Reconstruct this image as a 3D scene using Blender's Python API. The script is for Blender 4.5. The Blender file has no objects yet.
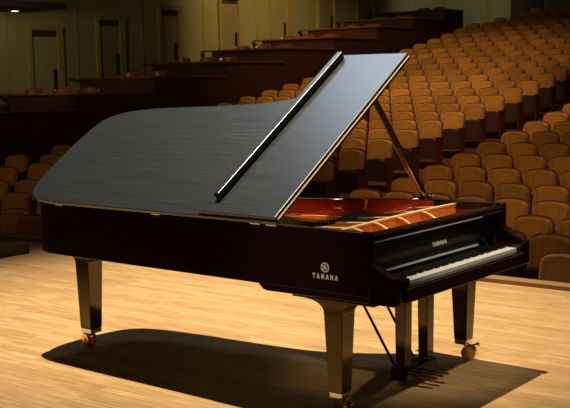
import bpy, bmesh, math, random
from mathutils import Vector, Matrix
random.seed(7)
PI=math.pi
SC=bpy.context.scene
COL=SC.collection

# ------------------------------------------------------------------ materials
def mat(name, col=(.5,.5,.5), rough=.5, metal=0., ior=1.5, coat=0., coat_rough=.05, bump=0., bscale=20., var=0., vscale=3., stretch=(1,1,1), randobj=0., emit=None, es=0., sheen=0.):
    m=bpy.data.materials.new(name); m.use_nodes=True
    nt=m.node_tree; b=nt.nodes['Principled BSDF']
    b.inputs['Roughness'].default_value=rough; b.inputs['Metallic'].default_value=metal
    b.inputs['IOR'].default_value=ior
    b.inputs['Coat Weight'].default_value=coat; b.inputs['Coat Roughness'].default_value=coat_rough
    b.inputs['Sheen Weight'].default_value=sheen
    b.inputs['Base Color'].default_value=(*col,1)
    if emit: b.inputs['Emission Color'].default_value=(*emit,1); b.inputs['Emission Strength'].default_value=es
    tc=nt.nodes.new('ShaderNodeTexCoord'); mp=nt.nodes.new('ShaderNodeMapping'); mp.inputs['Scale'].default_value=stretch
    nt.links.new(tc.outputs['Object'],mp.inputs['Vector'])
    last=None
    if var>0:
        n=nt.nodes.new('ShaderNodeTexNoise'); n.inputs['Scale'].default_value=vscale; n.inputs['Detail'].default_value=6
        nt.links.new(mp.outputs[0],n.inputs['Vector'])
        r=nt.nodes.new('ShaderNodeMapRange'); r.inputs['From Min'].default_value=.3; r.inputs['From Max'].default_value=.7
        r.inputs['To Min'].default_value=1-var; r.inputs['To Max'].default_value=1+var
        nt.links.new(n.outputs['Fac'],r.inputs['Value'])
        last=r.outputs[0]
    if randobj>0:
        oi=nt.nodes.new('ShaderNodeObjectInfo'); r2=nt.nodes.new('ShaderNodeMapRange')
        r2.inputs['To Min'].default_value=1-randobj; r2.inputs['To Max'].default_value=1+randobj
        nt.links.new(oi.outputs['Random'],r2.inputs['Value'])
        if last:
            mu=nt.nodes.new('ShaderNodeMath'); mu.operation='MULTIPLY'; nt.links.new(last,mu.inputs[0]); nt.links.new(r2.outputs[0],mu.inputs[1]); last=mu.outputs[0]
        else: last=r2.outputs[0]
    if last:
        h=nt.nodes.new('ShaderNodeHueSaturation'); h.inputs['Color'].default_value=(*col,1)
        nt.links.new(last,h.inputs['Value']); nt.links.new(h.outputs[0],b.inputs['Base Color'])
    if bump>0:
        n2=nt.nodes.new('ShaderNodeTexNoise'); n2.inputs['Scale'].default_value=bscale; n2.inputs['Detail'].default_value=4
        nt.links.new(mp.outputs[0],n2.inputs['Vector'])
        bp=nt.nodes.new('ShaderNodeBump'); bp.inputs['Strength'].default_value=bump; bp.inputs['Distance'].default_value=.01
        nt.links.new(n2.outputs['Fac'],bp.inputs['Height']); nt.links.new(bp.outputs[0],b.inputs['Normal'])
    return m

def floor_mat():
    m=bpy.data.materials.new('maple_stage_planks'); m.use_nodes=True; nt=m.node_tree; b=nt.nodes['Principled BSDF']
    tc=nt.nodes.new('ShaderNodeTexCoord'); mp=nt.nodes.new('ShaderNodeMapping')
    mp.inputs['Rotation'].default_value=(0,0,math.radians(88))
    nt.links.new(tc.outputs['Object'],mp.inputs['Vector'])
    br=nt.nodes.new('ShaderNodeTexBrick'); br.offset=.37; br.inputs['Scale'].default_value=1
    br.inputs['Brick Width'].default_value=1.3; br.inputs['Row Height'].default_value=.075; br.inputs['Mortar Size'].default_value=.0018
    br.inputs['Color1'].default_value=(.58,.33,.13,1); br.inputs['Color2'].default_value=(.74,.475,.22,1); br.inputs['Mortar'].default_value=(.42,.23,.085,1)
    br.inputs['Bias'].default_value=.1
    nt.links.new(mp.outputs[0],br.inputs['Vector'])
    mp2=nt.nodes.new('ShaderNodeMapping'); mp2.inputs['Scale'].default_value=(1.6,26,1)
    nt.links.new(mp.outputs[0],mp2.inputs['Vector'])
    n=nt.nodes.new('ShaderNodeTexNoise'); n.inputs['Scale'].default_value=2.2; n.inputs['Detail'].default_value=7; n.inputs['Roughness'].default_value=.65
    nt.links.new(mp2.outputs[0],n.inputs['Vector'])
    r=nt.nodes.new('ShaderNodeMapRange'); r.inputs['From Min'].default_value=.3; r.inputs['From Max'].default_value=.7; r.inputs['To Min'].default_value=.60; r.inputs['To Max'].default_value=1.22
    nt.links.new(n.outputs['Fac'],r.inputs['Value'])
    n3=nt.nodes.new('ShaderNodeTexNoise'); n3.inputs['Scale'].default_value=.9; n3.inputs['Detail'].default_value=3; nt.links.new(mp.outputs[0],n3.inputs['Vector'])
    r3=nt.nodes.new('ShaderNodeMapRange'); r3.inputs['To Min'].default_value=.86; r3.inputs['To Max'].default_value=1.12; nt.links.new(n3.outputs['Fac'],r3.inputs['Value'])
    mu=nt.nodes.new('ShaderNodeMath'); mu.operation='MULTIPLY'; nt.links.new(r.outputs[0],mu.inputs[0]); nt.links.new(r3.outputs[0],mu.inputs[1])
    h=nt.nodes.new('ShaderNodeHueSaturation'); nt.links.new(br.outputs['Color'],h.inputs['Color']); nt.links.new(mu.outputs[0],h.inputs['Value'])
    nt.links.new(h.outputs[0],b.inputs['Base Color'])
    b.inputs['Roughness'].default_value=.42; b.inputs['IOR'].default_value=1.4
    bp=nt.nodes.new('ShaderNodeBump'); bp.inputs['Strength'].default_value=.15; bp.inputs['Distance'].default_value=.004
    nt.links.new(n.outputs['Fac'],bp.inputs['Height']); nt.links.new(bp.outputs[0],b.inputs['Normal'])
    return m

def lid_mat():
    # satin ebony finish with fine brushed grain along the length of the piano
    m=bpy.data.materials.new('satin_black_lid'); m.use_nodes=True; nt=m.node_tree; b=nt.nodes['Principled BSDF']
    b.inputs['Base Color'].default_value=(.012,.016,.024,1); b.inputs['IOR'].default_value=1.95
    tc=nt.nodes.new('ShaderNodeTexCoord'); mp=nt.nodes.new('ShaderNodeMapping'); mp.inputs['Scale'].default_value=(60,1.5,60)
    nt.links.new(tc.outputs['Object'],mp.inputs['Vector'])
    n=nt.nodes.new('ShaderNodeTexNoise'); n.inputs['Scale'].default_value=1.5; n.inputs['Detail'].default_value=5
    nt.links.new(mp.outputs[0],n.inputs['Vector'])
    r=nt.nodes.new('ShaderNodeMapRange'); r.inputs['From Min'].default_value=.3; r.inputs['From Max'].default_value=.7; r.inputs['To Min'].default_value=.285; r.inputs['To Max'].default_value=.345
    nt.links.new(n.outputs['Fac'],r.inputs['Value']); nt.links.new(r.outputs[0],b.inputs['Roughness'])
    return m

M={}
M['ebony']=mat('polished_ebony',(.019,.006,.0055),rough=.08,ior=1.5)
M['legebony_floorlit']=mat('leg_ebony_floor_reflection',(.050,.023,.004),rough=.10,ior=1.72,coat=.15,coat_rough=.05)  # brown base stands in for the warm floor reflected in the black legs
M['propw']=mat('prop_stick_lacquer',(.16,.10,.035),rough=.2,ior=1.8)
M['legebony_floorlit'].node_tree.nodes['Principled BSDF'].inputs['Specular Tint'].default_value=(1,.80,.45,1)  # tint puts the lit floor's gold into the leg reflections
M['edgeglint']=mat('pale_edge_highlight',(.75,.75,.72),rough=.5,metal=.3)  # pale colour for a highlight along a polished edge
M['fall']=mat('fallboard_ebony',(.006,.0025,.0025),rough=.30,ior=1.14)
M['satin']=lid_mat()
M['edge']=mat('lid_edge_gloss',(.015,.012,.010),rough=.12,ior=1.9,coat=1)
M['mahog']=mat('red_mahogany_inner_rim',(.36,.032,.012),rough=.16,coat=1,var=.25,vscale=2.5,stretch=(1,1,8))
M['gold']=mat('bronze_gold_plate',(.85,.33,.075),rough=.38,metal=.2,var=.06,vscale=6)
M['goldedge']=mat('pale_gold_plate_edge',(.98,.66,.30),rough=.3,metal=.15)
M['brass']=mat('brass',(.85,.60,.28),rough=.22,metal=1)
M['hingeb']=mat('worn_brass_hinge',(.50,.40,.24),rough=.55,metal=.6)
M['steel']=mat('steel_strings',(.55,.50,.42),rough=.3,metal=1)
M['chrome']=mat('nickel',(.85,.82,.75),rough=.15,metal=1)
M['ivory']=mat('white_key_plastic',(.86,.83,.74),rough=.18,coat=.6)
M['blackkey']=mat('black_key_matte',(.012,.012,.013),rough=.25)
M['felt']=mat('cream_name_felt',(.72,.66,.55),rough=.8)
M['letter']=mat('inlaid_brass_letters',(.95,.90,.72),rough=.5)
M['damper']=mat('black_damper_wood',(.015,.012,.011),rough=.3)
M['stage']=floor_mat()
M['curb']=mat('stage_edge_wood',(.36,.19,.075),rough=.5,var=.15,vscale=4,stretch=(6,.5,1))
M['riserbox']=mat('dark_riser_wood',(.055,.026,.012),rough=.45,var=.2,vscale=4)
M['velvet']=mat('orange_velvet',(.56,.225,.026),rough=.85,sheen=.25,var=.26,vscale=9,bump=.25,bscale=40,randobj=.22,stretch=(1,1.6,.5))
M['shell']=mat('reddish_wood_seat_shell',(.15,.032,.014),rough=.6,var=.2,vscale=6,stretch=(1,1,5))
M['pan']=mat('dark_seat_underside',(.055,.012,.008),rough=.6)
M['arm']=mat('dark_wood_armrest',(.11,.028,.015),rough=.4,var=.15,vscale=8)
M['carpet']=mat('dark_red_aisle_carpet',(.20,.022,.018),rough=.95,var=.12,vscale=30)
M['hallfloor']=mat('hall_floor_brown',(.10,.017,.013),rough=.7,var=.15,vscale=6)
M['boxwood']=mat('dark_walnut_box_panel',(.068,.021,.012),rough=.5,var=.18,vscale=2,stretch=(4,4,.6))
M['boxrail']=mat('red_brown_rail',(.24,.07,.03),rough=.35,var=.12,vscale=5)
M['boxfloor']=mat('box_floor',(.10,.035,.02),rough=.7)
M['wall']=mat('grey_green_wall',(.37,.325,.15),rough=.85,var=.05,vscale=1.2)
M['frame']=mat('olive_wood_frame',(.40,.29,.085),rough=.6,var=.08,vscale=3)
M['door']=mat('door_panel_tan',(.30,.235,.13),rough=.6,var=.06,vscale=2)
M['doordark']=mat('dark_door_header',(.06,.035,.018),rough=.6)
M['handle']=mat('dark_bronze_handle',(.06,.04,.02),rough=.4,metal=.6)
M['chair']=mat('red_brown_box_chair',(.22,.06,.03),rough=.35)
M['lamp']=mat('lit_lamp',(1,1,1),emit=(1,.9,.7),es=6)
M['ceil']=mat('dark_soffit',(.012,.010,.008),rough=.9)

# ------------------------------------------------------------------ mesh helpers
def obj(name,bm,m,parent=None,smooth=False,bevel=0,seg=2):
    me=bpy.data.meshes.new(name)
    bmesh.ops.recalc_face_normals(bm,faces=bm.faces)
    bm.to_mesh(me); bm.free()
    o=bpy.data.objects.new(name,me); COL.objects.link(o)
    if m is not None:
        for mm in (m if isinstance(m,(list,tuple)) else [m]): me.materials.append(mm)
    if smooth:
        for p in me.polygons: p.use_smooth=True
        try: me.set_sharp_from_angle(angle=math.radians(40))
        except Exception: pass
    if parent: o.parent=parent
    if bevel>0:
        b=o.modifiers.new('bevel','BEVEL'); b.width=bevel; b.segments=seg; b.limit_method='ANGLE'; b.angle_limit=math.radians(40)
    return o
def box(bm,x0,x1,y0,y1,z0,z1,mi=0,tx=1,ty=1):
    """box; tx,ty scale the bottom face about its centre"""
    cx,cy=(x0+x1)/2,(y0+y1)/2
    v=[]
    for z,sx,sy in ((z0,tx,ty),(z1,1,1)):
        for x,y in ((x0,y0),(x1,y0),(x1,y1),(x0,y1)):
            v.append(bm.verts.new((cx+(x-cx)*sx,cy+(y-cy)*sy,z)))
    for f in ((0,3,2,1),(4,5,6,7),(0,1,5,4),(1,2,6,5),(2,3,7,6),(3,0,4,7)):
        fa=bm.faces.new([v[i] for i in f]); fa.material_index=mi
    return v
def prism(bm,pts,axis,a0,a1,mi=0):
    """pts: 2D polygon in the two remaining axes, extruded along axis"""
    def P(p,a):
        if axis=='x': return (a,p[0],p[1])
        if axis=='y': return (p[0],a,p[1])
        return (p[0],p[1],a)
    A=[bm.verts.new(P(p,a0)) for p in pts]; B=[bm.verts.new(P(p,a1)) for p in pts]
    n=len(pts)
    f=bm.faces.new(A); f.material_index=mi
    f=bm.faces.new(B); f.material_index=mi
    for i in range(n):
        f=bm.faces.new((A[i],A[(i+1)%n],B[(i+1)%n],B[i])); f.material_index=mi
def tube(bm,p,q,r,n=10,r2=None):
    p,q=Vector(p),Vector(q); r2=r if r2 is None else r2
    d=(q-p).normalized(); a=d.orthogonal().normalized(); b=d.cross(a)
    A=[];B=[]
    for i in range(n):
        t=2*PI*i/n; o=a*math.cos(t)+b*math.sin(t)
        A.append(bm.verts.new(p+o*r)); B.append(bm.verts.new(q+o*r2))
    bm.faces.new(A[::-1]); bm.faces.new(B)
    for i in range(n): bm.faces.new((A[i],A[(i+1)%n],B[(i+1)%n],B[i]))
def bar(bm,p,q,w,h,up=(0,0,1)):
    """rectangular bar between p,q"""
    p,q=Vector(p),Vector(q); d=(q-p).normalized(); s=d.cross(Vector(up)).normalized(); u=s.cross(d)
    A=[];B=[]
    for a,b in ((-1,-1),(1,-1),(1,1),(-1,1)):
        o=s*a*w/2+u*b*h/2; A.append(bm.verts.new(p+o)); B.append(bm.verts.new(q+o))
    bm.faces.new(A[::-1]); bm.faces.new(B)
    for i in range(4): bm.faces.new((A[i],A[(i+1)%4],B[(i+1)%4],B[i]))
def catmull(pts,n=8,closed=False):
    out=[];N=len(pts)
    rng=N if closed else N-1
    for i in range(rng):
        g=lambda k: Vector(pts[k%N]) if closed else Vector(pts[max(0,min(N-1,k))])
        p0,p1,p2,p3=g(i-1),g(i),g(i+1),g(i+2)
        for j in range(n):
            t=j/n
            out.append(tuple(.5*((2*p1)+(p2-p0)*t+(2*p0-5*p1+4*p2-p3)*t*t+(3*p1-p0-3*p2+p3)*t**3)))
    if not closed: out.append(tuple(pts[-1]))
    return out
def offset_path(pts,d):
    out=[];n=len(pts)
    for i in range(n):
        a=Vector(pts[max(0,i-1)]); b=Vector(pts[min(n-1,i+1)])
        t=(b-a).normalized(); nn=Vector((t.y,-t.x))   # to the right of travel = inside for our path
        p=Vector(pts[i])+nn*d; out.append((p.x,p.y))
    return out
def empty(name,loc=(0,0,0),rz=0):
    o=bpy.data.objects.new(name,None); COL.objects.link(o); o.location=loc; o.rotation_euler=(0,0,rz); o.empty_display_size=.1
    return o
def tag(o,label=None,cat=None,group=None,kind=None):
    if label:o['label']=label
    if cat:o['category']=cat
    if group:o['group']=group
    if kind:o['kind']=kind
    return o
def text_mesh(name,s,size,extr,m,parent,spacing=1.0,xs=1.0,offset=0.0):
    cu=bpy.data.curves.new(name+'_c','FONT'); cu.body=s; cu.size=size; cu.extrude=extr; cu.align_x='CENTER'; cu.align_y='CENTER'
    cu.space_character=spacing; cu.offset=offset
    t=bpy.data.objects.new(name+'_t',cu); COL.objects.link(t)
    bpy.context.view_layer.update()
    me=bpy.data.meshes.new_from_object(t.evaluated_get(bpy.context.evaluated_depsgraph_get()))
    bpy.data.objects.remove(t); bpy.data.curves.remove(cu)
    for v in me.vertices: v.co.x*=xs
    me.materials.clear(); me.materials.append(m)
    o=bpy.data.objects.new(name,me); COL.objects.link(o); o.parent=parent
    return o

# ================================================================== PIANO
W=1.494; ZT=.985; ZB=.66
piano=empty('grand_piano',(0,0,0))
tag(piano,'black concert grand piano with raised lid on the wooden stage','grand piano')

raw=[(0,.153),(0,.6),(0,1.2),(0,1.9),(0,2.4),(.004,2.60),(.04,2.72),(.12,2.80),(.25,2.845),(.42,2.86),(.62,2.855),(.78,2.82),(.87,2.75),(.92,2.64),(.955,2.48),(.99,2.22),(1.01,1.95),(1.035,1.68),(1.07,1.45),(1.13,1.26),(1.22,1.09),(1.33,.92),(1.42,.76),(1.475,.60),(1.494,.45),(1.494,.30),(1.494,.153)]
path=catmull(raw,5)
def ring_wall(bm,pth,th,z0,z1,mi=0):
    inn=offset_path(pth,th)
    rows=[]
    for (a,b),(c,d) in zip(pth,inn):
        rows.append([bm.verts.new((a,b,z0)),bm.verts.new((a,b,z1)),bm.verts.new((c,d,z1)),bm.verts.new((c,d,z0))])
    for r,s in zip(rows,rows[1:]):
        for k in range(4):
            f=bm.faces.new((r[k],r[(k+1)%4],s[(k+1)%4],s[k])); f.material_index=mi
    bm.faces.new(rows[0]); bm.faces.new(rows[-1][::-1])
bm=bmesh.new(); ring_wall(bm,path,.05,ZB,ZT)
rim=obj('rim',bm,M['ebony'],piano,smooth=True,bevel=.004)
# mahogany veneer on the inside of the rim
bm=bmesh.new(); ring_wall(bm,offset_path(path[4:-2],.0505),.006,ZB+.02,ZT-.008)
o=obj('inner_rim',bm,M['mahog'],piano,smooth=True); o['label']='red mahogany inside face of the rim'
# underside
bm=bmesh.new()
inn=offset_path(path,.01); prism(bm,inn,'z',ZB+.001,ZB+.02)
obj('soundboard',bm,M['damper'],piano)
bm=bmesh.new()
for (a,b) in (((.60,.95),(.60,2.5)),((.35,1.3),(.80,1.3)),((.50,.95),(1.15,.95))):
    bar(bm,(a[0],a[1],.645),(b[0],b[1],.645),.07,.03)
obj('underside_beam',bm,M['ebony'],piano)
# keybed (thicker front part) with stepped spine bottom
bm=bmesh.new()
prism(bm,[(0.157,.632),(.80,.625),(.83,.632),(.850,.648),(.862,.6595),(.157,.6595)],'x',.0,.04)
prism(bm,[(0.157,.632),(.80,.625),(.83,.632),(.850,.648),(.862,.6595),(.157,.6595)],'x',W-.05,W)
box(bm,.041,W-.051,.013,.72,.633,.6595)
obj('key_bed',bm,M['ebony'],piano,bevel=.004)
# cheeks: arm curve profile in y,z
ARM_=0
arm=[(.1565,.632),(.1565,.862),(.150,.846),(.138,.833),(.12,.822),(.10,.812),(.078,.800),(.055,.788),(.03,.778),(.006,.772),(0,.768),(0,.632)]
for x0,x1 in ((0,.058),(W-.055,W)):
    bm=bmesh.new(); prism(bm,arm,'x',x0,x1)
    # rim stub between the cheek and the fallboard
    o=obj('cheek',bm,M['ebony'],piano,bevel=.006,seg=3)
for x0,x1 in ((.0585,.163),(1.409,W-.0555)):
    bm=bmesh.new(); box(bm,x0,x1,.012,.20,.70,.752); obj('key_block',bm,M['ebony'],piano,bevel=.006)
bm=bmesh.new(); box(bm,.105,W-.075,.0,.028,.70,.712); box(bm,.1055,W-.0755,.0,.012,.632,.699)
obj('key_slip',bm,M['ebony'],piano,bevel=.003)
# keyboard
kb_bm=bmesh.new(); box(kb_bm,.163,1.409,.04,.24,.70,.708)
keyboard=obj('keyboard',kb_bm,M['blackkey'],piano)
kx0,kx1=.1645,1.4075; kw=(kx1-kx0)/52
wk=bmesh.new(); box(wk,0,kw-.0012,.042,.212,.708,.730)
w0=None
for i in range(52):
    if w0 is None: w0=obj('white_key',wk,M['ivory'],keyboard,bevel=.0012); o=w0
    else: o=w0.copy(); COL.objects.link(o); o.parent=keyboard
    o.location=(kx0+i*kw,0,0)
b0=None
pat=[0,1,1,0,1,1,1]   # index of white key within octave starting at C: black sits left of D,E,G,A,B
for i in range(1,52):
    # white key 0 is A0 ; note letters A B C D E F G
    L='ABCDEFG'[i%7]
    if L in 'CF': continue
    if b0 is None:
        bk=bmesh.new(); prism(bk,[(.094,.730),(.098,.741),(.212,.741),(.212,.730)],'x',-.0055,.0055); b0=obj('black_key',bk,M['blackkey'],keyboard,bevel=.001); o=b0
    else: o=b0.copy(); COL.objects.link(o); o.parent=keyboard
    o.location=(kx0+i*kw-.0006,0,0)
# fallboard
fb=[(.212,.735),(.205,.762),(.200,.775),(.190,.80),(.182,.84),(.176,.90),(.172,.932),(.19,.945),(.24,.945),(.24,.735)]
bm=bmesh.new(); prism(bm,fb,'x',.05,W-.05)
fallboard=obj('fallboard',bm,M['fall'],piano,smooth=False,bevel=.003)
bm=bmesh.new(); box(bm,.165,1.22,.193,.205,.757,.766)
o=obj('name_felt',bm,M['felt'],piano); o['label']='pale strip along the foot of the fallboard'
t=text_mesh('fallboard_lettering','YAMAHA',.036,.001,M['letter'],fallboard,spacing=1.12,xs=.98,offset=.0006)
# text in local XY -> world: right=+X, up=Z
t.matrix_local=Matrix.Translation((.742,.1808,.836))@Matrix.Rotation(PI/2-.1,4,'X')
# front cross bar (lock rail) over the fallboard
bm=bmesh.new(); prism(bm,[(.150,.938),(.150,.962),(.158,.972),(.215,.972),(.215,.938)],'x',.052,W-.052)
obj('front_rail',bm,M['ebony'],piano,bevel=.004)
bm=bmesh.new(); box(bm,.055,1.18,.1485,.152,.930,.936)
o=obj('rail_highlight',bm,M['edgeglint'],piano); o['label']='painted highlight line below the front rail'  # strip built as the highlight on the polished rail edge
# rim caps at the front ends (squared)
# ---- inside: plate, cross bar, struts, strings, dampers
inn2=offset_path(path[2:-2],.058)
bm=bmesh.new(); prism(bm,inn2,'z',.835,.85); 
plate=obj('iron_plate',bm,M['gold'],piano)
plate['label']='bronze gold cast iron plate'
# cross web facing the keyboard with scalloped brackets
xs=[.30,.50,.73,1.0,1.28]
def top(x): return .945+.018*math.sin(min(1,max(0,(x-.15)/1.2))*PI*.6)
bm=bmesh.new()
n=24
lo=[(.10+1.32*i/n, .85) for i in range(n+1)]; hi=[(.10+1.32*i/n, top(.10+1.32*i/n)) for i in range(n+1)]
prism(bm,lo+hi[::-1],'y',.455,.47)
obj('capo_web',bm,M['gold'],plate)
bm=bmesh.new()
for i in range(n):
    bar(bm,(hi[i][0],.4625,hi[i][1]+.003),(hi[i+1][0],.4625,hi[i+1][1]+.003),.026,.010)
obj('capo_flange',bm,M['goldedge'],plate)
for x in xs[:-1]:
    bm=bmesh.new(); z1=top(x)
    prof=[(.455,.85),(.455,z1),(.435,z1-.002),(.40,z1-.012),(.36,z1-.034),(.325,z1-.052),(.29,z1-.062),(.27,.882),(.27,.85)]
    prism(bm,prof,'x',x-.004,x+.004)
    obj('bracket',bm,M['gold'],plate)
    bm=bmesh.new()
    for p,q in zip(prof[1:8],prof[2:8]): bar(bm,(x,p[0],p[1]+.003),(x,q[0],q[1]+.003),.020,.007)
    obj('bracket_edge',bm,M['goldedge'],plate)
# lengthwise struts behind the web
for x,y1 in ((.30,2.3),(.50,2.5),(.73,2.3),(1.0,1.55),(1.26,1.0)):
    bm=bmesh.new()
    prism(bm,[(.47,.87),(.47,top(x)-.004),(.7,.935),(.85,.90),(y1-.3,.89),(y1,.87)],'x',x-.012,x+.012)
    obj('strut',bm,M['gold'],plate,bevel=.003)
    bm=bmesh.new(); bar(bm,(x,.475,top(x)),(x,.70,.940),.028,.006)
    obj('strut_edge',bm,M['goldedge'],plate)
# pin block with tuning pins
bm=bmesh.new(); box(bm,.07,W-.07,.25,.29,.85,.90)
obj('pin_block',bm,M['gold'],plate)
bm=bmesh.new()
for i in range(84):
    x=.10+i*(W-.22)/83
    for r,y in enumerate((.268,.30,.33)):
        if r and i%2: continue
        tube(bm,(x+.004*r,y,.86),(x+.004*r,y+.004,.945-.012*r),.0032,6)
o=obj('tuning_pins',bm,M['steel'],piano); o['kind']='stuff'
# strings
bm=bmesh.new()
for i in range(90):
    x=.10+i*1.28/89; 
    f=(x-.10)/1.28
    ye=2.65-1.9*f**.75 ; xe=x+.10*(1-f)-.02
    if xe>1.0: ye=min(ye,1.2)
    ye=max(ye,.8)
    bar(bm,(x,.335,.875),(xe*.9+.04,ye,.875),.0022,.0022)
o=obj('strings',bm,M['steel'],piano); o['kind']='stuff'
# dampers
d0=None
for i in range(44):
    x=.12+i*.0215
    if d0 is None:
        bm=bmesh.new(); prism(bm,[(-.07,.878),(-.06,.905),(.05,.905),(.06,.878)],'x',-.005,.005); box(bm,-.003,.003,.0,.006,.9,.93)
        d0=obj('damper',bm,M['damper'],piano); o=d0
    else: o=d0.copy(); COL.objects.link(o); o.parent=piano
    o.location=(x,.80+.25*(1-i/44)*.4,0)
# flat dark wedge-shaped boards above the strings
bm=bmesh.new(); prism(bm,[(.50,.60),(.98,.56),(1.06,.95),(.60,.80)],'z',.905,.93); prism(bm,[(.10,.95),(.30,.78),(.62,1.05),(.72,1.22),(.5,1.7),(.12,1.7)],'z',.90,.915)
# thin dark prisms in two wedge outlines
obj('dark_wedge_board',bm,M['damper'],piano)
bm=bmesh.new(); box(bm,W-.080,W-.057,.217,.66,.935,.9855)
obj('desk_slide',bm,M['ebony'],piano,bevel=.003)
# ---- lid. local frame: u across (closed x), v along y, w normal
PH=math.radians(33.34)
lid=empty('lid_frame'); bpy.data.objects.remove(lid)
lraw=[(-.012,.717),(-.012,1.2),(-.012,1.9),(-.012,2.4),(-.006,2.62),(.03,2.755),(.11,2.832),(.24,2.866),(.42,2.878),(.62,2.880),(.78,2.868),(.87,2.836),(.925,2.77),(.965,2.68),(.99,2.56),(1.012,2.38),(1.027,2.15),(1.04,1.89),(1.06,1.66),(1.085,1.46),(1.13,1.30),(1.22,1.16),(1.36,1.02),(1.49,.91),(1.555,.82),(1.575,.717)]
lp=catmull(lraw,6)
def cornered(pts): return pts
ROT=Matrix.Translation((0,0,.990))@Matrix.Rotation(-PH,4,'Y')
bm=bmesh.new(); prism(bm,lp,'z',.0,.022)
lido=obj('lid',bm,[M['satin']],piano,bevel=.004)
lido.matrix_local=ROT
lido['label']='satin black lid raised on its prop'
# glossy underside veneer
bm=bmesh.new(); prism(bm,[(x*.985+.008,y*.99+.015) for x,y in lp],'z',-.003,.0002)
obj('lid_underside',bm,M['ebony'],lido)
bm=bmesh.new(); box(bm,.0,1.575,.722,1.275,.0225,.044)
# trim lower corner slightly skewed like the flap
flap=obj('front_flap',bm,M['satin'],lido,bevel=.003)
flap['label']='front flap of the lid folded back on top'
bm=bmesh.new(); box(bm,.11,1.545,1.175,1.212,.0445,.088)
o=obj('front_lip',bm,M['satin'],lido,bevel=.003)
bm=bmesh.new(); box(bm,.01,1.57,.7155,.7205,.0190,.0265); tube(bm,(.01,.7145,.022),(1.57,.7145,.022),.003,8)
o=obj('flap_hinge',bm,M['hingeb'],lido); o['label']='long brass piano hinge along the fold'
bm=bmesh.new(); tube(bm,(.075,1.225,.044),(.075,1.225,.050),.005,12)
obj('rubber_button',bm,M['chrome'],lido)
bm=bmesh.new(); tube(bm,(1.50,1.245,.044),(1.50,1.245,.050),.005,12)
obj('rubber_button',bm,M['chrome'],lido)
for y in (2.48,1.62,.87,.76):
    bm=bmesh.new(); tube(bm,(-.006,y-.035,.984),(-.006,y+.035,.984),.0055,8); box(bm,-.003,.0,y-.03,y+.03,.968,.984)
    obj('lid_hinge',bm,M['chrome'],piano)
# lid prop
pb=Vector((1.452,.70,.985)); pt=Vector((.962,.745,1.607))
bm=bmesh.new(); bar(bm,pb,pt,.046,.018,up=(0,1,0)); 
prop=obj('lid_prop',bm,M['propw'],piano,bevel=.003)
bm=bmesh.new(); d=(pt-pb); bar(bm,pb+d*.03+Vector((-.004,-.019,0)),pb+d*.55+Vector((-.004,-.019,0)),.034,.008,up=(0,1,0))
o=obj('prop_inner_stick',bm,M['brass'],prop); o['label']='inner stick toned brass for the warm light on it'  # brass colour stands in for warm light on the lower prop
bm=bmesh.new(); tube(bm,(1.44,.66,.99),(1.44,.74,.99),.010,10); box(bm,1.425,1.475,.655,.675,.978,1.01); tube(bm,(1.452,.655,.995),(1.452,.63,1.018),.006,8)
obj('prop_bracket',bm,M['chrome'],prop)
# latch and small prop hook on inner treble rim
bm=bmesh.new(); box(bm,1.212,1.235,.975,1.035,.962,.996)
for a,b in (((1.208,.983,.968),(1.208,.983,.925)),((1.208,1.027,.968),(1.208,1.027,.925)),((1.208,.983,.925),(1.208,1.027,.925))): tube(bm,a,b,.0055,8)
o=obj('lid_latch',bm,M['brass'],piano)
bm=bmesh.new(); tube(bm,(1.10,1.09,.935),(1.115,1.16,.93),.006,8); tube(bm,(1.115,1.16,.93),(1.115,1.162,.955),.004,8); tube(bm,(1.10,1.09,.93),(1.10,1.075,.915),.005,8); tube(bm,(1.10,1.09,.935),(1.10,1.075,.955),.005,8)
obj('small_prop_hook',bm,M['brass'],piano)
bm=bmesh.new(); tube(bm,(.80,1.30,.91),(.82,1.20,.915),.006,8); tube(bm,(.80,1.30,.91),(.80,1.31,.935),.008,8)
obj('short_prop',bm,M['brass'],piano)
# ---- side logo
def side(o,y,z): 
    # local X -> -Y, local Y -> Z, local Z -> -X
    R=Matrix(((0,0,-1,0),(-1,0,0,0),(0,1,0,0),(0,0,0,1)))
    o.matrix_local=Matrix.Translation((-.0012,y,z))@R
t=text_mesh('side_lettering','YAMAHA',.034,.001,M['letter'],rim,spacing=1.9,xs=.72,offset=.0019)
side(t,.416,.741)
bm=bmesh.new()
def annulus(bm,r0,r1,z=.0015,n=32):
    A=[];B=[]
    for i in range(n):
        a=2*PI*i/n; A.append((bm.verts.new((r0*math.cos(a),r0*math.sin(a),-.001)),bm.verts.new((r0*math.cos(a),r0*math.sin(a),z)))); B.append((bm.verts.new((r1*math.cos(a),r1*math.sin(a),-.001)),bm.verts.new((r1*math.cos(a),r1*math.sin(a),z))))
    for i in range(n):
        j=(i+1)%n
        bm.faces.new((A[i][1],B[i][1],B[j][1],A[j][1])); bm.faces.new((B[i][0],B[j][0],B[j][1],B[i][1])); bm.faces.new((A[i][0],A[i][1],A[j][1],A[j][0]))
annulus(bm,.0205,.0255)
for k in range(3):
    a=PI/2+k*2*PI/3; dx,dy=math.cos(a),math.sin(a); px,py=-dy,dx
    # tuning fork: stem outwards, two prongs crossing the middle
    bar(bm,(dx*.004,dy*.004,.0005),(dx*.0185,dy*.0185,.0005),.0035,.003)
    for s in (-1,1):
        bar(bm,(dx*.006+px*s*.0025,dy*.006+py*s*.0025,.0005),(-dx*.017+px*s*.0025,-dy*.017+py*s*.0025,.0005),.0020,.003)
o=obj('side_emblem',bm,M['letter'],rim); side(o,.416,.790)
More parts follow.
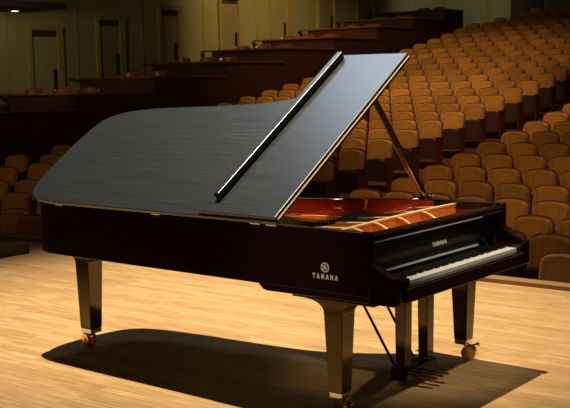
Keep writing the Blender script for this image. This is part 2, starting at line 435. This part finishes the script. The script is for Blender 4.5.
# ---- legs
def leg(cx,cy,ztop,plate_y,plate_x,wt=.118,wb=.086,zb=.11,face_x=-1,ext=.0,cast_dir=(0,-1)):
    bm=bmesh.new()
    h=wt/2; b=wb/2
    # top plate
    box(bm,plate_x[0],plate_x[1],plate_y[0],plate_y[1],ztop-.028,ztop)
    # curved brackets in y (both sides) and column, as one prism profile tapered in x by building slices
    z2=ztop-.028
    def prof(z):
        # half extents toward -y and +y, and x half
        t=max(0,min(1,(z-zb)/(z2-.07-zb)))
        w=b+(h-b)*t
        k=max(0,(z-(z2-.07))/.07)
        fl=(1-math.sqrt(max(0,1-k*k)))
        yn=w+fl*max(0,(cy-h-plate_y[0])*.62); yp=w+fl*max(0,(plate_y[1]-cy-h)*.66)
        xn=w+fl*.01; xp=w+fl*max(0,(plate_x[1]-cx-h)*.8)
        return xn,xp,yn,yp
    zs=[zb]+[zb+(z2-.07-zb)*i/3 for i in (1,2,3)]+[z2-.07+.07*i/8 for i in range(1,9)]
    rows=[]
    for z in zs:
        xn,xp,yn,yp=prof(z)
        rows.append([bm.verts.new(p) for p in ((cx-xn,cy-yn,z),(cx+xp,cy-yn,z),(cx+xp,cy+yp,z),(cx-xn,cy+yp,z))])
    bm.faces.new(rows[0][::-1]); bm.faces.new(rows[-1])
    for r,s in zip(rows,rows[1:]):
        for k in range(4): bm.faces.new((r[k],r[(k+1)%4],s[(k+1)%4],s[k]))
    lg=obj('leg',bm,M['legebony_floorlit'],piano,bevel=.004)
    # ferrule + caster
    bm=bmesh.new(); box(bm,cx-b*.96,cx+b*.96,cy-b*.96,cy+b*.96,zb-.03,zb+.002); obj('ferrule',bm,M['chrome'],lg,bevel=.003)
    bm=bmesh.new()
    dx,dy=cast_dir
    wx,wy=cx+dx*.035,cy+dy*.035
    tube(bm,(cx,cy,zb-.012),(wx,wy,.075),.022,12,r2=.016)
    ax=Vector((-dy,dx,0))
    bar(bm,Vector((wx,wy,.075))-ax*.034,Vector((wx,wy,.075))+ax*.034,.03,.014)
    tube(bm,Vector((wx,wy,.045))-ax*.04,Vector((wx,wy,.045))+ax*.04,.008,8)
    # brake screw
    tube(bm,(wx,wy,.085),(wx+dx*.055,wy+dy*.055,.10),.006,8); tube(bm,(wx+dx*.05,wy+dy*.05,.097),(wx+dx*.062,wy+dy*.062,.102),.013,10)
    cs=obj('caster',bm,M['brass'],lg,smooth=True)
    for s in (-1,1):
        bm=bmesh.new(); c=Vector((wx,wy,.045))+ax*.022*s
        tube(bm,c-ax*.011,c+ax*.011,.045,24)
        obj('caster_wheel',bm,M['brass'],lg,smooth=True,bevel=.003)
    return lg
leg(.125,.42,.632,(.155,.672),(.05,.25),cast_dir=(-.3,-.95))
leg(1.412,.395,.632,(.155,.672),(1.29,1.485),zb=.128,cast_dir=(.3,-.95))
leg(.28,2.555,.66,(2.36,2.80),(.20,.42),wt=.125,wb=.10,zb=.128,cast_dir=(.2,.98))
# ---- lyre
bm=bmesh.new(); box(bm,.66,.96,.30,.46,.605,.634); lyre=obj('pedal_lyre',bm,M['ebony'],piano,bevel=.004)
for x in (.680,.925):
    bm=bmesh.new(); box(bm,x-.040,x+.040,.34,.41,.13,.605,tx=.85,ty=.9); obj('lyre_post',bm,M['legebony_floorlit'],lyre,bevel=.004)
bm=bmesh.new(); box(bm,.635,.97,.325,.435,.045,.12); obj('pedal_box',bm,M['ebony'],lyre,bevel=.006)
for x in (.74,.805,.87):
    bm=bmesh.new(); pts=[(-.016,0),(.016,0),(.018,-.06),(.022,-.10),(.012,-.125),(-.012,-.125),(-.022,-.10),(-.018,-.06)]
    prism(bm,[(x+a*.8,.315+b_) for a,b_ in pts],'z',.058,.068)
    obj('pedal',bm,M['brass'],lyre,bevel=.002)
for x in (.70,.91):
    bm=bmesh.new(); tube(bm,(x,.44,.10),(x,.80,.66),.008,10); obj('lyre_brace',bm,M['ebony'],lyre)

# ================================================================== STAGE / HALL
def prof_z(x):
    i=(x-10.14)/.93
    return .429+.1205*i+.002*i*i
FL=-.77
def floor_z(x): return prof_z(x)+FL
edge=[(3.85,-12),(3.85,-3),(3.84,.0),(3.80,1.8),(3.68,3.4),(3.45,5.2),(3.08,6.9),(2.55,8.4),(1.7,10.0),(.4,11.6),(-1.6,13.2)]
ed=catmull(edge,6)
bm=bmesh.new(); prism(bm,ed+[(-9,13.2),(-9,-12)],'z',-.25,0)
o=obj('floor',bm,M['stage']); tag(o,kind='structure')
bm=bmesh.new()
ein=[(x-.14,y-.02) for x,y in ed]
rows=[[bm.verts.new((a[0],a[1],z)) for a,z in ((p,.0005),(p,.035),(q,.035),(q,-.12))] for p,q in zip(ein,[(x+.02,y) for x,y in ed])]
for r,s in zip(rows,rows[1:]):
    for k in range(4): bm.faces.new((r[k],r[(k+1)%4],s[(k+1)%4],s[k]))
o=obj('trim_1',bm,M['curb']); tag(o,kind='structure')
bm=bmesh.new()
rows=[[bm.verts.new((x,y,z)) for z in (-.12,-1.6)] for x,y in ed]
for r,s in zip(rows,rows[1:]): bm.faces.new((r[0],r[1],s[1],s[0]))
rows=[[bm.verts.new((x-.05,y,z)) for z in (-.12,-1.6)] for x,y in ed]
for r,s in zip(rows,rows[1:]): bm.faces.new((r[0],r[1],s[1],s[0]))
o=obj('wall_stage_front',bm,M['boxwood']); tag(o,kind='structure')
# raked hall floor
def strip(name,x0,x1,y0,y1,m,dz=0,th=.12):
    bm=bmesh.new(); n=40
    rows=[]
    for i in range(n+1):
        x=x0+(x1-x0)*i/n; z=floor_z(x)+dz
        rows.append([bm.verts.new(p) for p in ((x,y0,z),(x,y1,z),(x,y1,z-th),(x,y0,z-th))])
    for r,s in zip(rows,rows[1:]):
        for k in range(4): bm.faces.new((r[k],r[(k+1)%4],s[(k+1)%4],s[k]))
    bm.faces.new(rows[0]); bm.faces.new(rows[-1][::-1])
    o=obj(name,bm,m); tag(o,kind='structure'); return o
strip('floor_hall',1.0,34,-12,15.05,M['hallfloor'])
# stair aisle (carpeted), radial between the two seat blocks, slanted a touch
bm=bmesh.new()
xa=8.2; k=0
while xa<24:
    yc=5.47+.039*(xa-10.14); yd=7.00+.039*(xa-10.14)
    zt=floor_z(xa)+.035
    if k%1==0: box(bm,xa,xa+.465,yc,yd,zt-.1,zt)
    xa+=.465; k+=1
o=obj('floor_aisle_steps',bm,M['carpet']); tag(o,kind='structure')

# ---- auditorium seat prototype. faces -X, origin on floor centre
def rounded_back(bm,w,z0,z1,x0,x1,lean,r,bulge=0.):
    # outline in (y,z) with big rounded top corners; lean shifts +x with height
    pts=[]
    pts.append((-w/2,z0)); pts.append((w/2,z0))
    for i in range(9):
        a=i/8*PI/2; pts.append((w/2-r+r*math.cos(a)*1.0,z1-r*.8+r*.8*math.sin(a)))
    pts.append((0,z1+.012))
    for i in range(9):
        a=PI/2+i/8*PI/2; pts.append((-w/2+r+r*math.cos(a),z1-r*.8+r*.8*math.sin(a)))
    def X(x,z): return x+lean*(z-z0)
    F=[bm.verts.new((X(x0,z)+.012,y,z)) for y,z in pts]
    F2=[bm.verts.new((X(x0,z0+(z-z0)*.94+.012)-bulge,y*.90,z0+.012+(z-z0)*.94)) for y,z in pts]
    B=[bm.verts.new((X(x1,z),y,z)) for y,z in pts]
    n=len(pts)
    bm.faces.new(F2); bm.faces.new(B)
    for i in range(n):
        j=(i+1)%n
        bm.faces.new((F[i],F[j],F2[j],F2[i])); bm.faces.new((F[i],F[j],B[j],B[i]))
seat_parts={}
def make_seat():
    t=empty('auditorium_seat')
    bm=bmesh.new(); rounded_back(bm,.455,.46,.885,-.03,.03,.22,.11,bulge=.02)
    obj('back_cushion',bm,M['velvet'],t,smooth=True)
    bm=bmesh.new(); rounded_back(bm,.495,.40,.905,.022,.055,.22,.13)
    obj('back_shell',bm,M['shell'],t,smooth=True)
    bm=bmesh.new(); rounded_back(bm,.44,.17,.56,-.17,-.06,.12,.06,bulge=.012)
    obj('folded_seat',bm,M['pan'],t,smooth=True)
    for s in (-1,1):
        bm=bmesh.new(); y=s*.252
        prism(bm,[(-.17,0),(-.19,.56),(.10,.58),(.10,.30),(.04,0)],'y',y-.013,y+.013)
        box(bm,-.21,.11,y-.022 if s>0 else y-.013,y+.013 if s>0 else y+.022,.56,.59)
        obj('armrest',bm,M['arm'],t)
    return t
seat0=make_seat(); used=[False]; NS=[0]
def place_seat(x,y,rz,label,group):
    NS[0]+=1
    if not used[0]: r=seat0; used[0]=True
    else:
        r=seat0.copy(); COL.objects.link(r)
        for ch in list(seat0.children):
            c=ch.copy(); COL.objects.link(c); c.parent=r
    r.location=(x,y,floor_z(x)); r.rotation_euler=(0,0,rz)
    tag(r,label,'theatre seat',group)
    return r
# camera (needed for culling of seats that the photo cannot show)
CAM=Vector((-4.1659,-2.6441,1.7358)); yaw,pit,rol=.6720,-.1190,-.0165; FPX=1031.53
CAM=Vector((-4.16592,-2.64408,1.73578)); yaw,pit,rol,FPX=.671991,-.1190385,-.0164892,1031.529
FW=Vector((math.cos(pit)*math.cos(yaw),math.cos(pit)*math.sin(yaw),math.sin(pit)))
R0=FW.cross(Vector((0,0,1))).normalized(); U0=R0.cross(FW)
RV=R0*math.cos(rol)+U0*math.sin(rol); UV=-R0*math.sin(rol)+U0*math.cos(rol)
def project(p):
    d=Vector(p)-CAM; z=d.dot(FW); return 285+FPX*d.dot(RV)/z, 204-FPX*d.dot(UV)/z
HID=[(52,245),(46,195),(68,168),(112,128),(280,116),(345,72),(398,72),(290,200),(345,206),(496,214),(500,240),(522,246),(518,262),(270,285)]
def inside(x,y,P):
    r=False; n=len(P)
    for i in range(n):
        (x1,y1),(x2,y2)=P[i],P[(i+1)%n]
        if (y1>y)!=(y2>y) and x<(x2-x1)*(y-y1)/(y2-y1)+x1: r=not r
    return r
def shown(x,y):
    z=floor_z(x)
    a=project((x,y,z+.88)); b=project((x,y,z+.70))
    if a[0]<-14 or a[0]>584 or b[1]<-4: return False
    return not (inside(a[0],a[1],HID) and inside(a[0]-8,a[1],HID) and inside(a[0]+8,a[1],HID))
ORD=['','first','second','third','fourth','fifth','sixth','seventh','eighth','ninth','tenth','eleventh','twelfth','thirteenth','fourteenth','fifteenth','sixteenth','seventeenth','eighteenth','nineteenth','twentieth','twenty-first','twenty-second','twenty-third','twenty-fourth','twenty-fifth','twenty-sixth']
def row_x(i):
    return 10.14+.93*i if i>=-2 else {-3:7.46,-4:6.70,-5:5.98,-6:5.33}[i]
LAST=22
# seats at the far left in front of the walnut boxes, turned towards the stage
LS=[((9.56,14.16),'topmost one of them, partly behind the piano tail','tail'),((8.66,13.42),'second from top, touching the lid outline',''),((8.50,14.28),'top row, left of its neighbour',''),
    ((7.93,12.83),'',''),((7.43,12.90+.30),'',''),((6.65,11.55),'',''),((6.45,12.15),'',''),((5.80,10.75),'',''),((6.02,10.15),'',''),((4.92,9.62),'',''),((4.70,8.95),'',''),((5.50,9.02),'','')]
LT=['topmost seat of the left corner group, beside the lid tail','upper left group seat just left of the lid outline','top row of the left corner group, leftmost seat','second row of the left corner group, seat nearest the lid',
    'second row of the left corner group, leftmost seat','third row of the left corner group, seat nearest the lid','third row of the left corner group, cut by the frame edge','fourth row of the left corner group, left seat',
    'fourth row of the left corner group, seat touching the piano tail','bottom row of the left corner group, left seat','lowest seat of the left corner group, above the dark riser','bottom of the left corner group, seat half behind piano tail']
for (p,_,_),l in zip(LS,LT):
    place_seat(p[0],p[1],.42+random.uniform(-.03,.03),'dim orange seat, '+l,'seats in the far left corner')
# block beyond the aisle (left of it as seen), rows climb away from the stage
blockA={}
for i in range(-3,LAST+1):
    x=row_x(i); ks=[]
    for k in range(0,24):
        y=7.33+.039*(x-10.14)+.57*k+.22*max(0,min(1,(i-9)/6))
        lim=14.62 if i<20 else 14.0
        if y>lim: break
        ks.append((k,y))
    nmax=ks[-1][0]
    vis=[(k,y) for k,y in ks if shown(x,y) and min((x-p[0][0])**2+(y-p[0][1])**2 for p in LS)>.42 and project((x,y,floor_z(x)+.7))[0]>66]
    blockA[i]=(x,nmax,vis)
firstA=min(i for i in blockA if any(k==0 for k,y in blockA[i][2]))
for i,(x,nmax,vis) in blockA.items():
    for k,y in vis:
        rz=.10+random.uniform(-.02,.02)
        up=i-firstA+1; down=LAST-i+1
        rowtxt=(ORD[up]+' row above the piano rim') if (i<=9 and up>=1) else (ORD[down]+' row down from the back wall')
        if k<=nmax/2 and i<=9:
            st=('end seat on stair aisle' if k==0 else ORD[k+1]+' left of stair aisle')
        else:
            q=nmax-k
            st=('end seat beside walnut boxes' if q==0 else ORD[q+1]+' from walnut boxes')
        place_seat(x,y,rz,'orange seat, '+st+', '+rowtxt,'seats in the raked block behind the stair aisle')
# block on the near side of the aisle
for i in range(-6,9):
    x=row_x(i)
    for k in range(0,16):
        y=5.17+.039*(x-10.14)-.545*k
        if i<-2: y+= {-3:.20,-4:.12,-5:.15,-6:.30}[i]
        if y<.0 or not shown(x,y): continue
        rz=.06+random.uniform(-.02,.02)
        lab='orange seat, '+('at the right edge of stair aisle' if k==0 else ORD[k+1]+' right of stair aisle')+', '+ORD[i+7]+' row from the stage'
        place_seat(x,y,rz,lab,'seats in the front block right of the stair aisle')
print('SEATS',NS[0],'firstA',firstA)

# ---- stepped walnut boxes along the side wall
CX=[8.55,10.92,13.16,15.73,18.12,20.42,22.74,24.78,26.84,28.1]
CZ=[1.20,1.53,1.895,2.265,2.64,2.98,3.36,3.70,4.05]
YW=18.1
for k in range(9):
    x0,x1,z=CX[k],CX[k+1],CZ[k]
    fl=z-.80
    t=empty('box_partition',(x0,15,floor_z(x0)))
    def loc(bm): bmesh.ops.translate(bm,verts=bm.verts,vec=(-x0,-15,-floor_z(x0))); return bm
    zb=floor_z(x0)
    bm=bmesh.new(); box(bm,x0,x0+.07,15.0,17.70,zb,z-.04); obj('front_panel',loc(bm),M['boxwood'],t)
    bm=bmesh.new(); box(bm,x0+.07,x1-.002,15.0,15.07,zb,z-.04); obj('side_panel',loc(bm),M['boxwood'],t)
    bm=bmesh.new(); box(bm,x0-.05,x0+.13,14.95,18.07,z-.04,z); box(bm,x0+.13,x1-.06,14.95,15.13,z-.04,z); obj('top_rail',loc(bm),M['boxrail'],t,bevel=.005)
    tag(t,'walnut panelled box partition, '+ORD[k+1]+' step counted from the left','partition','stepped box partitions along the side wall')
    bm=bmesh.new(); box(bm,x0+.071,x1-.001,15.071,YW-.01,fl-.2,fl)
    o=obj('floor_box',bm,M['boxfloor']); tag(o,kind='structure')
# box chairs
def make_boxchair():
    t=empty('box_chair')
    bm=bmesh.new()
    prof=[]
    n=12
    rows=[]
    for i in range(n+1):
        a=-1.15+2.3*i/n
        x=.05-.0+.23*(math.cos(a)-.4); y=.27*math.sin(a)
        top=.915-.09*abs(a/1.15)**3
        rows.append([bm.verts.new(p) for p in ((x,y,.44),(x+.02*math.cos(a),y*1.05,top),(x+.035+.02*math.cos(a),y*1.05,top),(x+.035,y,.44))])
    for r,s in zip(rows,rows[1:]):
        for k in range(4): bm.faces.new((r[k],r[(k+1)%4],s[(k+1)%4],s[k]))
    bm.faces.new(rows[0]); bm.faces.new(rows[-1][::-1])
    obj('curved_back',bm,M['chair'],t,smooth=True)
    bm=bmesh.new()
    for r0,r1 in [((.05+.23*(math.cos(-1.1+2.2*i/8)-.4)+.035),None) for i in range(0)]: pass
    pts=[(.075+.23*(math.cos(a)-.4)+.02*math.cos(a),.285*math.sin(a),.93-.09*abs(a/1.15)**3) for a in [-1.15+2.3*i/10 for i in range(11)]]
    for p,q in zip(pts,pts[1:]): tube(bm,p,q,.009,6)
    obj('back_trim',bm,M['chrome'],t)
    bm=bmesh.new(); box(bm,-.22,.20,-.23,.23,.40,.47); obj('seat',bm,M['chair'],t,bevel=.02)
    for sx in (-.19,.17):
        for sy in (-.19,.19):
            bm=bmesh.new(); tube(bm,(sx,sy,0),(sx,sy,.41),.014,8); obj('leg',bm,M['chrome'],t)
    return t
bc0=make_boxchair(); bused=False
spots={0:[(.55,.55),(.60,1.5),(.62,2.3)],1:[(.62,.55),(.50,1.35),(.55,2.45)],2:[(.60,.6),(.55,1.5)],3:[(.55,.5),(.65,1.35),(.60,2.2)],4:[(.6,.5),(.55,1.3),(.6,2.1)],5:[(.55,.6),(.6,1.5),(.6,2.2)],6:[(.6,.6),(.55,1.4)],7:[(.6,.8),(.6,1.7)],8:[(.6,.6),(.55,1.2)]}
pos=['nearest the seating','in the middle','nearest the side wall']
for k,l in spots.items():
    for j,(dx,dy) in enumerate(l):
        if not bused: r=bc0; bused=True
        else:
            r=bc0.copy(); COL.objects.link(r)
            for ch in list(bc0.children): c=ch.copy(); COL.objects.link(c); c.parent=r
        r.location=(CX[k]+dx,15+dy,CZ[k]-.80); r.rotation_euler=(0,0,.25+random.uniform(-.3,.3)+.0)
        pl=pos[j] if len(l)==3 else pos[0 if j==0 else 2]
        tag(r,'low curved-back chair in the '+ORD[k+1]+' walnut box from the left, '+pl,'chair','chairs inside the walnut boxes')

# ---- walls with doors
bm=bmesh.new(); box(bm,1,32.2,YW,YW+.2,-1.5,7.5); o=obj('wall_left',bm,M['wall']); tag(o,kind='structure')
doors=[(11.99,12.79,3.07,1.52),(14.18,14.90,3.40,1.90),(16.45,17.12,3.75,2.25),(18.95,19.72,4.20,2.6),(21.27,22.10,4.6,2.95),(23.85,24.65,5.0,3.3),(26.15,26.98,5.4,3.6)]
for n_,(x0,x1,zt,zb) in enumerate(doors):
    zb-=.75
    bm=bmesh.new(); box(bm,x0,x1,YW-.03,YW-.001,zb,zt-.16)
    d=obj('door_%d'%(n_+1),bm,M['wall'] if n_ in (0,4) else M['door']); tag(d,kind='structure')
    bm=bmesh.new(); box(bm,x1-.14,x1-.07,YW-.07,YW-.03,zb+.85,zb+1.35); obj('door_handle',bm,M['handle'],d)
    bm=bmesh.new(); box(bm,x0,x1,YW-.035,YW-.001,zt-.16,zt); obj('door_header',bm,M['doordark'],d)
    bm=bmesh.new(); w=.10
    box(bm,x0-w,x0,YW-.09,YW-.001,zb,zt+w); box(bm,x1,x1+w*1.7,YW-.09,YW-.001,zb,zt+w); box(bm,x0,x1,YW-.09,YW-.001,zt,zt+w)
    o=obj('trim_%d'%(n_+2),bm,M['frame']); tag(o,kind='structure')
bm=bmesh.new()
for x in (11.3,13.45,15.75,18.2,20.6,23.2,25.5,28.0,30.0): box(bm,x,x+.04,YW-.02,YW-.001,0,7.4)
o=obj('trim_10',bm,M['frame']); tag(o,kind='structure')
XB=32.2
bm=bmesh.new(); box(bm,XB,XB+.2,-12,YW+.2,-1,7.5); o=obj('wall_back',bm,M['wall']); tag(o,kind='structure')
bm=bmesh.new(); box(bm,XB-.06,XB-.001,16.05,16.17,3,7.4); box(bm,XB-.06,XB-.001,15.2,15.32,3,7.4); o=obj('trim_11',bm,M['frame']); tag(o,kind='structure')
bm=bmesh.new(); box(bm,XB-.04,XB-.001,15.33,13.9,3,7.4); o=obj('door_8',bm,M['doordark']); tag(o,kind='structure')
# low soffit with a lit downlight at the far left
bm=bmesh.new(); box(bm,2.0,11.75,16.4,YW,3.47,3.60); o=obj('ceiling',bm,M['ceil']); tag(o,kind='structure')
lt=empty('ceiling_light',(11.2,17.6,3.47)); tag(lt,'small round lit downlight in the dark soffit at upper left','ceiling light')
bm=bmesh.new(); tube(bm,(0,0,-.010),(0,0,-.001),.085,20); obj('lens',bm,M['lamp'],lt)
bm=bmesh.new(); annulus(bm,.085,.11,z=-.012); obj('bezel',bm,M['chrome'],lt)
# small aisle light near the back wall
bm=bmesh.new(); tube(bm,(XB-.05,16.84,3.64),(XB-.001,16.84,3.64),.03,10)
o=obj('wall_light',bm,M['lamp']); tag(o,'tiny white light low on the back wall beside the top box','wall light')
# dark riser on the stage at the left
bm=bmesh.new(); box(bm,.4,2.46,6.02,7.0,0,.125)
r=obj('stage_riser',bm,M['riserbox'],bevel=.008); tag(r,'low dark wooden riser on the stage at the left edge','riser')

# ================================================================== LIGHT
def spot(name,loc,to,energy,angle,blend,col,radius):
    l=bpy.data.lights.new(name,'SPOT'); l.energy=energy; l.spot_size=math.radians(angle); l.spot_blend=blend; l.color=col; l.shadow_soft_size=radius
    o=bpy.data.objects.new(name,l); COL.objects.link(o); o.location=loc
    o.rotation_euler=(Vector(to)-Vector(loc)).to_track_quat('-Z','Y').to_euler(); return o
def area(name,loc,to,energy,sx,sy,col):
    l=bpy.data.lights.new(name,'AREA'); l.shape='RECTANGLE'; l.size=sx; l.size_y=sy; l.energy=energy; l.color=col
    o=bpy.data.objects.new(name,l); COL.objects.link(o); o.location=loc
    o.rotation_euler=(Vector(to)-Vector(loc)).to_track_quat('-Z','Y').to_euler(); return o
spot('stage_key_light',(4.7,9.2,45),(1.9,2.4,0),160000,10.2,1.0,(1,.87,.64),.26)
spot('overhead_blue_wash',(5.8,8.3,12.8),(.8,1.4,1.3),760,20,.8,(.60,.77,1.0),1.5)
spot('front_of_house_key',(-1.5,-5.5,11),(.95,.15,.8),2700,7.5,.7,(1,.88,.70),.2)
spot('side_lettering_fill',(-6.5,-1.0,5.5),(0,.6,.80),750,7,.8,(1,.86,.62),.15)  # added fill spot to brighten the spine and its lettering
spot('seating_light_a',(9,5,12),(14.2,8.8,.6),3900,46,.9,(1,.72,.40),.4)
spot('seating_light_b',(12,9,13),(20.0,12.8,2),3100,52,.9,(1,.72,.38),.4)
spot('seating_light_c',(3,1,9),(8.7,3.4,0),1150,42,.9,(1,.70,.36),.4)
spot('seating_light_d',(0,7,9),(7.4,12.4,0),330,40,.9,(1,.74,.38),.4)
spot('wall_wash',(18.5,14.7,8.5),(20.5,18,4.0),900,75,.9,(1,.72,.27),.4)
spot('wall_wash_left',(8,15.0,3.3),(14.5,18,2.2),150,70,.9,(1,.85,.5),.4)
spot('wall_wash_cool',(27,13,8),(31,17,3.8),350,60,.9,(.9,.95,.7),.4)
w=bpy.data.worlds.new('hall_dark'); SC.world=w; w.use_nodes=True
w.node_tree.nodes['Background'].inputs[0].default_value=(1,.82,.6,1); w.node_tree.nodes['Background'].inputs[1].default_value=.020

# ================================================================== CAMERA
cd=bpy.data.cameras.new('camera'); cam=bpy.data.objects.new('camera',cd); COL.objects.link(cam)
cd.sensor_fit='HORIZONTAL'; cd.sensor_width=36; cd.lens=36*FPX/570; cd.clip_end=200
Rm=Matrix((RV,UV,-FW)).transposed()
cam.matrix_world=Matrix.Translation(CAM)@Rm.to_4x4()
SC.camera=cam
SC.view_settings.view_transform='Standard'; SC.view_settings.look='None'; SC.view_settings.exposure=0; SC.view_settings.gamma=1; SC.view_settings.use_curve_mapping=False
